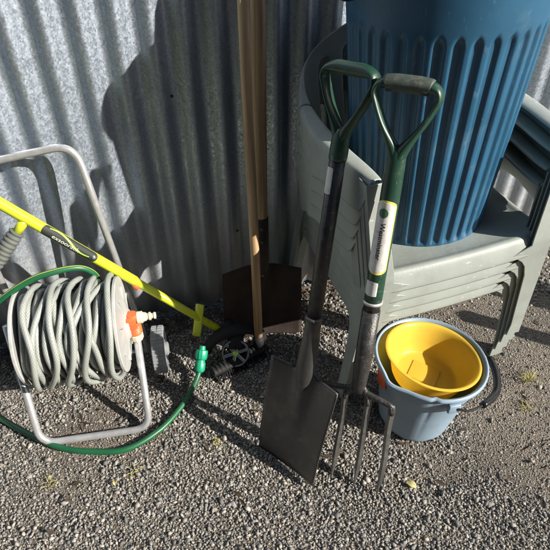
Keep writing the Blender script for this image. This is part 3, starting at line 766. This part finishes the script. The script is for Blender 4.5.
def build_broom():
    foot = V((-.050, 1.135, .10)); top = V((-.080, 1.345, 1.40))
    mtx = axis_matrix(V((-.049, 1.13, .06)), V((-.076, 1.325, 1.40)), (1, .5, 0)); root = empty('broom', mtx=mtx)
    tag(root, 'broom with thin pale wooden stick and black head lying in the shade', 'broom')
    bm = bm_(); tube(bm, [(0, 0, .02), (.001, 0, .3), (-.002, 0, .7), (.002, 0, 1.35)], lambda t: .0125 + .0005 * sin(t * 14), 20); finish('stick', bm, M['wood'], root)
    inv = mtx.inverted()
    # head on the gravel
    a = V((-.185, 1.035, .040)); b = V((-.030, 1.145, .040)); d = (b - a).normalized()
    hm = Matrix((d, V((-d.y, d.x, 0)), V((0, 0, 1)))).transposed().to_4x4(); hm.translation = (a + b) / 2
    bm = bm_(); hl = (b - a).length
    tube(bm, [inv @ hm @ V((-hl / 2 + hl * k / 60, 0, -.010)) for k in range(61)], lambda t: .0145 + .0022 * (1 if sin(t * 2 * pi * 15) > 0 else -1) - .004 * (t < .01 or t > .99), 18, rb=.019, ref=inv.to_3x3() @ (hm.to_3x3() @ V((0, 1, 0)))); finish('head', bm, M['black'], root, autos=40)
    bm = bm_(); tube(bm, [inv @ V((-.049, 1.128, .046)), inv @ V((-.0492, 1.132, .082))], .0165, 16); finish('stick_socket', bm, M['black'], root)
    bm = bm_(); Lh = (b - a).length
    for i in range(26):
        for j in range(4):
            x = (-.5 + (i + .5) / 26) * (Lh - .012); y = -.019 + j * .0125
            for q in range(3):
                dx, dy = random.uniform(-.008, .008), random.uniform(-.010, .010)
                p0 = V((x, y * .6, -.016)); p1 = V((x + dx, y + dy + (y * .25), -.040))
                tube(bm, [inv @ hm @ p0, inv @ hm @ p1], .0011, 4)
    finish('bristles', bm, M['black'], root)
build_broom()

# ------------------------------------------------------------------ hose reel cart
AX = V((cos(radians(10)), sin(radians(10)), 0)); AY = V((-AX.y, AX.x, 0))
def build_reel():
    O = V((-.475, .835, 0)); m0 = Matrix((AX, AY, V((0, 0, 1)))).transposed().to_4x4(); m0.translation = O
    root = empty('hose_reel_cart', mtx=m0); tag(root, 'aluminium framed hose reel cart with grey drum and wheels at the wall', 'hose reel')
    def L(p): return m0.inverted() @ V(p)
    DC = V((-.002, .118, .295))        # drum centre in cart space
    # foot loop
    Lx = -.141; Rx = .141
    lt = V((-.163, .118, .295)); rt = V((.118, .118, .295))
    pts = fillet([V((-.152, .118, .335)), V((Lx, .0, .012)), V((Rx, .0, .012)), V((.143, .108, .256))], .045)
    bm = bm_(); tube(bm, pts, .0095, 18); finish('foot_frame', bm, M['alu'], root)
    # handle loop
    tr = L((-.480, 1.195, .675)); tl = tr + V((-.30, .012, -.05)); br = L((-.368, 1.080, .075)); bl = br + V((-.31, .01, 0))
    bm = bm_(); tube(bm, fillet([br, tr, tl, bl], .055, 9), .0095, 18); finish('handle_frame', bm, M['alu'], root)
    # axle, wheels
    bm = bm_(); tube(bm, [bl - V((.02, 0, 0)), br + V((.045, 0, 0))], .006, 12); finish('axle', bm, M['alu'], root)
    for c, s in ((br + V((.030, 0, 0)), 1), (bl - V((.030, 0, 0)), -1)):
        mt = Matrix.Translation(c) @ Matrix.Rotation(pi / 2, 4, 'Y')
        def rf(r, z, a): return r - (.0028 if (r > .068 and (a * 36 / (2 * pi)) % 1 < .38 and (abs(z) > .0025) and abs(z) < .0175) else 0)
        bm = bm_(); lathe(bm, [(.058, -.0185), (.066, -.0185), (.0700, -.0165), (.0706, -.016), (.0706, -.004), (.0706, -.0028), (.069, -.002), (.069, .002), (.0706, .0028), (.0706, .004), (.0706, .016), (.0700, .0165), (.066, .0185), (.058, .0185), (.058, -.0185)], 216, mt, rf)
        w = finish('wheel', bm, M['wheelgrey'], root, autos=30)
        bm = bm_(); lathe(bm, [(0, -.008), (.057, -.008), (.0585, -.006), (.0585, .006), (.057, .008), (.03, .008), (.022, .010), (.020, .024), (.014, .027), (0, .027)] if s > 0 else [(0, .008), (.057, .008), (.0585, .006), (.0585, -.006), (.057, -.008), (.022, -.01), (.02, -.024), (0, -.027)], 40, mt)
        finish('wheel_hub', bm, M['wheelgrey'], w, autos=35)
        for k in range(5):
            bm = bm_(); box(bm, (.038, 0, s * .011), (.036, .006, .006), mt @ Matrix.Rotation(2 * pi * k / 5, 4, 'Z'), bev=.001); finish('spoke', bm, M['wheelgrey'], w, smooth=False)
    # drum
    ax = Matrix.Translation(DC) @ Matrix.Rotation(pi / 2, 4, 'Y')
    bm = bm_(); lathe(bm, [(0, -.115), (.07, -.115), (.07, .115), (0, .115)], 40, ax); finish('drum_core', bm, M['reelgrey'], root, autos=40)
    for s in (1, -1):
        bm = bm_()
        pr = [(.028, .113), (.112, .111), (.118, .110), (.121, .112), (.121, .117), (.119, .119), (.113, .1195), (.108, .118), (.050, .128), (.040, .130), (.034, .136), (0, .137)]
        def rf(r, z, a): return r
        lathe(bm, [(r, s * z) for r, z in pr], 64, ax)
        fl = finish('flange', bm, M['reelgrey'], root, autos=35)
        for k in range(8):
            bm = bm_(); box(bm, (.072, 0, s * .1235), (.046, .004, .006), ax @ Matrix.Rotation(2 * pi * k / 8 + .2, 4, 'Z'), bev=.001); finish('flange_rib', bm, M['reelgrey'], fl, smooth=False)
    # crank arm on the left, behind
    # water inlet on the right
    I = V((.150, .112, .300)); up = V((-.10, .22, .97)).normalized()
    fm = axis_matrix(V((.143, .108, .252)), V((.141, .111, .395)), (1, 0, 0))
    bm = bm_(); lathe(bm, [(0, -.004), (.0155, -.004), (.017, 0), (.017, .014), (.0155, .017), (0, .017)], 12, fm); finish('cream_nut', bm, M['cream'], root, autos=25)
    bm = bm_(); lathe(bm, [(0, .0175), (.0165, .0175), (.0175, .02)] + [(.0175 - (.0022 if k % 2 else 0), .022 + .0035 * k) for k in range(9)] + [(.0175, .055), (.0155, .058), (.0165, .072), (.013, .080), (0, .081)], 28, fm)
    box(bm, (-.006, -.004, .060), (.030, .028, .034), fm, bev=.005)
    for k in range(3): box(bm, (-.004, -.0185, .050 + k * .011), (.030, .004, .004), fm, bev=.001)
    tube(bm, [fm @ V((0, 0, .066)), fm @ V((-.032, 0, .066))], .012, 16)
    finish('inlet_elbow', bm, M['orange'], root, autos=35)
    nm = fm @ Matrix.Translation((.012, 0, .066)) @ Matrix.Rotation(pi / 2, 4, 'Y')
    bm = bm_(); lathe(bm, [(0, 0), (.0155, 0), (.0155, .012), (.0125, .014), (.0105, .022), (.0085, .023), (.0085, .028), (.0105, .029), (.0105, .033), (.0070, .034), (.0065, .040), (.0088, .041), (.0088, .045), (.006, .046), (0, .046)], 20, nm); finish('tap_connector', bm, M['cream'], root, autos=25)
        # ---- wound grey hose (a thing of its own)
    rnd = random.Random(11); pts = []
    W2 = .105
    def wind(t0, t1, f0, f1, r, wob, n=40):
        turns = t1 - t0
        for k in range(int(turns * n)):
            t = t0 + k / n; q = (t - t0) / turns
            x = f0 + (f1 - f0) * q
            rr = r(t) if callable(r) else r
            a = 2 * pi * t + 1.2
            x += wob * noise.noise(V((cos(a) * .75 + t * .31, sin(a) * .75, 4 + r_seed)))
            rr += .006 * noise.noise(V((cos(a) + t * .5, sin(a), 9 + r_seed)))
            sag = .020 * max(0, -sin(a)) * (rr > .11)
            pts.append(V((DC.x + max(-W2, min(W2, x)), DC.y + rr * cos(a), DC.z + rr * sin(a) - sag)))
    r_seed = 0; wind(0, 12, -W2, W2, .082, .0)
    r_seed = 1; wind(12, 25, W2, -W2, .0955, .010)
    r_seed = 2; wind(25, 35, -W2, .97 * W2, .1085, .035)
    r_seed = 3; wind(35, 41.0, .97 * W2, -.9 * W2, .1200, .085)
    r_seed = 5; wind(41.0, 45.6, -.9 * W2, .8 * W2, .1300, .11)
    # smooth the joins
    for _ in range(6):
        pts = [pts[0]] + [(pts[i - 1] + pts[i] * 2 + pts[i + 1]) / 4 for i in range(1, len(pts) - 1)] + [pts[-1]]
    bm = bm_(); tube(bm, pts, .0072, 12, uv=True)
    h = finish('wound_hose', bm, M['hose'], None); h.matrix_world = m0
    tag(h, 'light grey braided garden hose wound untidily round the reel drum', 'hose')
build_reel()

# ------------------------------------------------------------------ green hose
def build_green_hose():
    P = [(-.440, 1.04, .375), (-.450, 1.032, .412), (-.474, 1.018, .438), (-.52, .995, .446), (-.58, .970, .436), (-.66, .94, .39), (-.76, .92, .30), (-.83, .92, .18), (-.86, .93, .08), (-.83, .925, .022), (-.76, .895, .012), (-.66, .842, .011), (-.56, .800, .011), (-.47, .788, .011), (-.385, .796, .011), (-.31, .852, .012), (-.262, .925, .014), (-.236, .985, .020), (-.224, 1.020, .030), (-.2185, 1.040, .045)]
    root = empty('green_hose', (0, 0, 0)); tag(root, 'dark green hose with thin yellow stripe curling round the reel onto the gravel', 'hose')
    bm = bm_(); tube(bm, catmull(P, 12), .0078, 16, uv=True); finish('hose_tube', bm, M['ghose'], root)
    a = V((-.2195, 1.034, .040)); b = V((-.212, 1.075, .085)); m = axis_matrix(a, b, (1, 0, 0))
    bm = bm_(); lathe(bm, [(0, -.004), (.0105, -.004), (.014, .0), (.0155, .004), (.0155, .022), (.0135, .025), (.0125, .028), (.0125, .032), (.0165, .034), (.018, .040), (.018, .056), (.0165, .060), (.010, .061), (.009, .072), (0, .072)], 24, m, rf=lambda r, z, q: r - (.0012 if r > .015 and (q * 12 / (2 * pi)) % 1 < .4 else 0))
    finish('hose_connector', bm, M['nozzle'], root, autos=40)
build_green_hose()

# ------------------------------------------------------------------ lime edging tool
def build_edger():
    A = V((-.150, 1.150, .075)); Bt = V((-.685, 1.015, .695))
    mtx = axis_matrix(A, Bt, (0, 0, 1)); mtx = axis_matrix(A, Bt, V((.3, -.9, .3)))
    root = empty('lawn_edger', mtx=mtx); tag(root, 'lime green tubular lawn edger with black wheel head and ribbed side grip', 'garden tool')
    Lt = (Bt - A).length; inv = mtx.inverted()
    Ls = .345      # where the upper tube starts
    bm = bm_(); tube(bm, [(0, 0, .0), (0, 0, .2), (0, 0, Ls + .02)], .0112, 18); finish('lower_tube', bm, M['lime'], root)
    bm = bm_(); tube(bm, [(0, 0, Ls - .004), (0, 0, Ls), (0, 0, Lt + .28)], lambda t: .0135 if t > .004 else .0125, 20)
    tube(bm, [(0, 0, Ls - .005), (0, 0, Ls - .004)], .0128, 20); finish('upper_tube', bm, M['lime'], root, autos=50)
    # top handle, off to the left
    bm = bm_(); tube(bm, [(0, 0, Lt + .2), (0, 0, Lt + .31)], .0165, 20); finish('top_grip', bm, M['grip'], root)
    bm = bm_(); tube(bm, [inv @ (mtx @ V((0, 0, Ls + .012)) + V((.006, -.002, -.014))), inv @ (mtx @ V((0, 0, Ls + .004)) + V((.010, -.004, -.026)))], .008, 12); finish('lock_button', bm, M['orange'], root)
    # side grip
    p = V((0, 0, .655)); wp = mtx @ p
    e = wp + V((-.075, -.055, -.085)); d = (e - wp).normalized()
    bm = bm_(); tube(bm, [inv @ wp, inv @ (wp + d * .042)], .011, 16); finish('grip_stub', bm, M['lime'], root)
    bm = bm_(); q0 = wp + d * .038; q1 = wp + d * .16
    n = 60; tube(bm, [inv @ q0.lerp(q1, k / n) for k in range(n + 1)], lambda t: (.0155 + .002 * sin(pi * t)) + .0016 * (1 if sin(t * 2 * pi * 11) > 0 else -.3), 20); finish('side_grip', bm, M['grip'], root)
    # dark brand strip, with the wording and swoosh
    z0 = Ls + .122; z1 = Ls + .272; r = .0135
    view = inv @ (V((0, 0, 1.27)))
    a0 = atan2(view.y, view.x)
    sticker(root, r, z0, z1, 1.0, M['ink'], off=.0006, rz=.012, ang0=a0, name='brand_strip')
    R = r + .0016; zc_ = (z0 + z1) / 2
    side = 1
    def on(x, y):
        a = a0 + y / R; return V((R * cos(a), R * sin(a), zc_ - x))
    text_on(root, 'lettering', 'exsoorack', .0140, M['lightink'], lambda x, y: on(x * 1.25 - .010, y - .006), .0001)
    bm = bm_(); g = []
    for k in range(31):
        t = k / 30; x = -.060 + .115 * t; yc = .008 - .012 * sm(.1, .9, t) + .004 * sin(t * 6); w = .0011 + .0016 * sin(pi * t)
        g.append([bm.verts.new(on(x, yc + w)), bm.verts.new(on(x, yc - w))])
    for a_, b_ in zip(g, g[1:]): bm.faces.new((a_[0], a_[1], b_[1], b_[0]))
    finish('swoosh', bm, M['limeink'], root, smooth=False)
    bm = bm_(); pc = on(.066, 0); nn = V((cos(a0), sin(a0), 0)); mm = axis_matrix(pc, pc + nn, (0, 0, 1)); lathe(bm, [(0, .0025), (.004, .002), (.0055, 0), (.0055, -.001)], 16, mm); finish('rivet', bm, M['chrome'], root)
    # cross plate near the head
    cp = mtx @ V((0, 0, .110)); up = V((.10, .25, .96)).normalized()
    pm = axis_matrix(cp - up * .055 + V((-.004, -.006, 0)), cp + up * .055 + V((.002, -.006, 0)), (1, -.1, 0))
    bm = bm_(); tube(bm, [inv @ pm @ V((0, 0, z)) for z in (0, .02, .06, .105)], .0125, 10, rb=.004, ref=inv.to_3x3() @ (pm.to_3x3() @ V((0, 1, 0)))); finish('guide_bracket', bm, M['lime'], root)
    # black guard arch and spoked wheel
    hc = V((-.118, 1.118, .052)); 
    bm = bm_(); pts = []
    for k in range(25):
        a = pi * (.02 + .96 * k / 24); pts.append(inv @ (hc + V((cos(a) * .082, cos(a) * .025 + .015, sin(a) * .062 - .006))))
    tube(bm, pts, .011, 12, rb=.020, ref=inv.to_3x3() @ V((-.2, .95, .2)))
    finish('guard', bm, M['black'], root)
    bm = bm_(); tube(bm, [inv @ (hc + V((-.03, .05, .035))), inv @ (hc + V((-.0, .02, .03))), inv @ (hc + V((.0, -.02, .005)))], .026, 16); finish('motor_housing', bm, M['black'], root)
    wm = axis_matrix(hc + V((.0, -.026, .000)), hc + V((.012, -.10, .062)), (1, 0, 0))
    bm = bm_(); lathe(bm, [(.030, -.006), (.041, -.006), (.042, 0), (.041, .006), (.036, .007), (.030, .005), (.030, -.006)], 40, inv @ wm); wo = finish('edge_wheel', bm, M['black'], root, autos=40)
    for k in range(6):
        bm = bm_(); a = 2 * pi * k / 6 + .3; box(bm, (.022, 0, .008), (.030, .009, .003), inv @ wm @ Matrix.Rotation(a, 4, 'Z'), bev=.001); finish('spoke', bm, M['chrome'], wo, smooth=False)
    bm = bm_(); lathe(bm, [(.0355, .008), (.0355, .0105), (.040, .0105), (.0405, .008)], 40, inv @ wm); finish('rim_ring', bm, M['chrome'], wo, autos=30)
    bm = bm_(); lathe(bm, [(0, .016), (.006, .015), (.0085, .012), (.0085, .006)], 20, inv @ wm); finish('hub_cap', bm, M['limeink'], wo, autos=30)
build_edger()

# ------------------------------------------------------------------ small things on the ground
def tuft(x, y, n, h, label, rs):
    rnd = random.Random(rs); bm = bm_(); z0 = gh(x, y)
    for _ in range(n):
        a = rnd.uniform(0, 2 * pi); l = h * rnd.uniform(.5, 1.1); b = V((x + rnd.uniform(-.012, .012), y + rnd.uniform(-.012, .012), z0 + .002))
        e = b + V((cos(a) * l * .8, sin(a) * l * .8, l * rnd.uniform(.15, .7))); mid = (b + e) / 2 + V((0, 0, l * .25)); w = rnd.uniform(.0008, .0016)
        tube(bm, [b, (b + mid) / 2 + V((0, 0, .001)), mid, e], lambda t: w * (1 - .8 * t), 5, rb=.0004)
    o = finish('grass_tuft', bm, M['straw'], None); tag(o, label, 'grass tuft', 'dry grass tufts in the gravel')
tuft(.735, 1.02, 34, .045, 'dry yellow grass tuft beside the right foot of the stacked chairs', 1)
tuft(.70, .93, 16, .030, 'small dry grass tuft in the dirt right of the yellow tub', 2)
tuft(-.155, .82, 14, .026, 'sparse straw tuft in the gravel left of the spade blade', 3)
tuft(-.555, .70, 18, .028, 'straw tuft in the gravel at the lower left', 4)
tuft(-.36, .735, 14, .030, 'straw tuft just in front of the green hose curve', 6)
def leaf(x, y, rz, label, s=1.):
    bm = bm_(); g = []
    for j in range(9):
        t = j / 8; w = .009 * s * sin(pi * min(.97, t + .03)) ** .7
        g.append([bm.verts.new((u * w, (t - .5) * .032 * s, .003 * abs(u) + .004 * sin(t * 4) + .009)) for u in (-1, -.5, 0, .5, 1)])
    for A, B in zip(g, g[1:]):
        for k in range(4): bm.faces.new((A[k], A[k + 1], B[k + 1], B[k]))
    o = finish('fallen_leaf', bm, M['leaf'], None, mods=solid(.0004)); o.location = (x, y, gh(x, y)); o.rotation_euler = (.15, -.1, rz); tag(o, label, 'leaf', 'fallen leaves')
leaf(.335, .70, 1.0, 'pale yellow leaf on the gravel right of the fork tines', .9)
leaf(-.395, .705, .3, 'small pale leaf on the gravel below the green hose', .6)
def litter():
    rnd = random.Random(5); bm = bm_()
    for q in range(1060):
        s = rnd.uniform(-1.1, 1.2); c = CW - .02 - abs(rnd.gauss(0, .055)); p = WL(s, c)
        if q >= 900: p = V((rnd.uniform(-.8, 1.1), rnd.uniform(.5, 1.3), 0))
        z = gh(p.x, p.y) + rnd.uniform(.003, .02)
        a = rnd.uniform(0, pi); l = rnd.uniform(.006, .02); w = rnd.uniform(.002, .006); d = V((cos(a), sin(a), rnd.uniform(-.4, .4))); e = V((-sin(a), cos(a), rnd.uniform(-.4, .4)))
        c0 = p + V((0, 0, z)); vs = [bm.verts.new(c0 + d * l + e * 0), bm.verts.new(c0 + e * w), bm.verts.new(c0 - d * l), bm.verts.new(c0 - e * w + V((0, 0, .002)))]
        bm.faces.new(vs)
    o = finish('leaf_litter', bm, M['debris'], None, smooth=False, mods=solid(.0005)); o['kind'] = 'stuff'; o['label'] = 'dark leaf litter gathered along the foot of the tin wall'; o['category'] = 'leaf litter'
litter()

def sky_blocker():  # added building, never in view; blocks sky fill so the shadows go darker
    root = empty('sky_blocker', (-1.6, -2.9, 0)); tag(root, 'dark weatherboard building added unseen behind the camera to block sky light', 'sky_blocker')
    bm = bm_(); box(bm, (0, -1.5, 2.5), (9.6, 2.9, 5.0)); finish('core_wall', bm, M['fence'], root, smooth=False)
    bm = bm_()
    for k in range(33):
        if True: box(bm, (0, -.03, .075 + k * .15), (9.7, .03, .145), Matrix.Rotation(radians(0), 4, 'X'), bev=.003)
    finish('weatherboards', bm, M['fence'], root, smooth=False)
    bm = bm_(); box(bm, (0, -1.4, 5.06), (10.2, 3.7, .12), bev=.01); finish('roof', bm, M['rust'], root, smooth=False)
    for x in (-2.2, 1.6):
        bm = bm_()
        for c, d in (((x, .01, 2.05), (1.3, .06, .08)), ((x, .01, .95), (1.3, .06, .08)), ((x - .61, .01, 1.5), (.08, .058, 1.02)), ((x + .61, .01, 1.5), (.08, .058, 1.02))): box(bm, c, d)
        f = finish('window', bm, M['fence'], root, smooth=False)
        bm = bm_(); box(bm, (x, -.005, 1.5), (1.14, .012, 1.02)); finish('pane', bm, M['blackgloss'], f, smooth=False)
sky_blocker()
def timber(x, y, w, d, h, rz, label):  # uprights added outside the frame to throw the shadow bands on the gravel
    bm = bm_(); box(bm, (0, 0, h / 2 - .03), (w, d, h + .06), bev=.004)
    o = finish('shadow_post', bm, M['wood'], None, autos=30); o.location = (x, y, gh(x, y)); o.rotation_euler = (0, 0, rz); tag(o, label, 'post', 'added shadow posts right of the chairs')
timber(1.27, 1.22, .10, .10, .60, PH, 'thick square timber post added out of view right of the chair stack to cast a shadow band')
timber(1.24, 1.00, .038, .045, .42, PH, 'thin short timber post added out of view in front of the thick one for a second shadow band')

# ------------------------------------------------------------------ light and camera
LX, LY = -1.58, .71
LDIR = V((LX, LY, -1)).normalized(); elev = math.asin(-LDIR.z)
w = bpy.data.worlds.new('World'); S.world = w; w.use_nodes = True
nt = w.node_tree; bg = nt.nodes['Background']; sky = nt.nodes.new('ShaderNodeTexSky'); sky.sky_type = 'NISHITA'; sky.sun_disc = False
sky.sun_elevation = elev; sky.sun_rotation = atan2(-LX, -LY)
nt.links.new(sky.outputs['Color'], bg.inputs['Color']); bg.inputs['Strength'].default_value = .05
sun = bpy.data.lights.new('sun', 'SUN'); sun.energy = 5.0; sun.angle = radians(.53); sun.color = (1, .93, .83)
so = bpy.data.objects.new('sun', sun); COL.objects.link(so); so.rotation_euler = LDIR.to_track_quat('-Z', 'Y').to_euler()
cam = bpy.data.cameras.new('camera'); co = bpy.data.objects.new('camera', cam); COL.objects.link(co)
co.location = (0, 0, 1.27); co.rotation_euler = (radians(50), 0, 0); cam.sensor_width = 36; cam.lens = 36 * 545 / 550; cam.clip_end = 500; cam.clip_start = .01
S.camera = co
S.view_settings.view_transform = 'Standard'; S.view_settings.look = 'None'; S.view_settings.exposure = .95; S.view_settings.gamma = 1; S.view_settings.use_curve_mapping = False
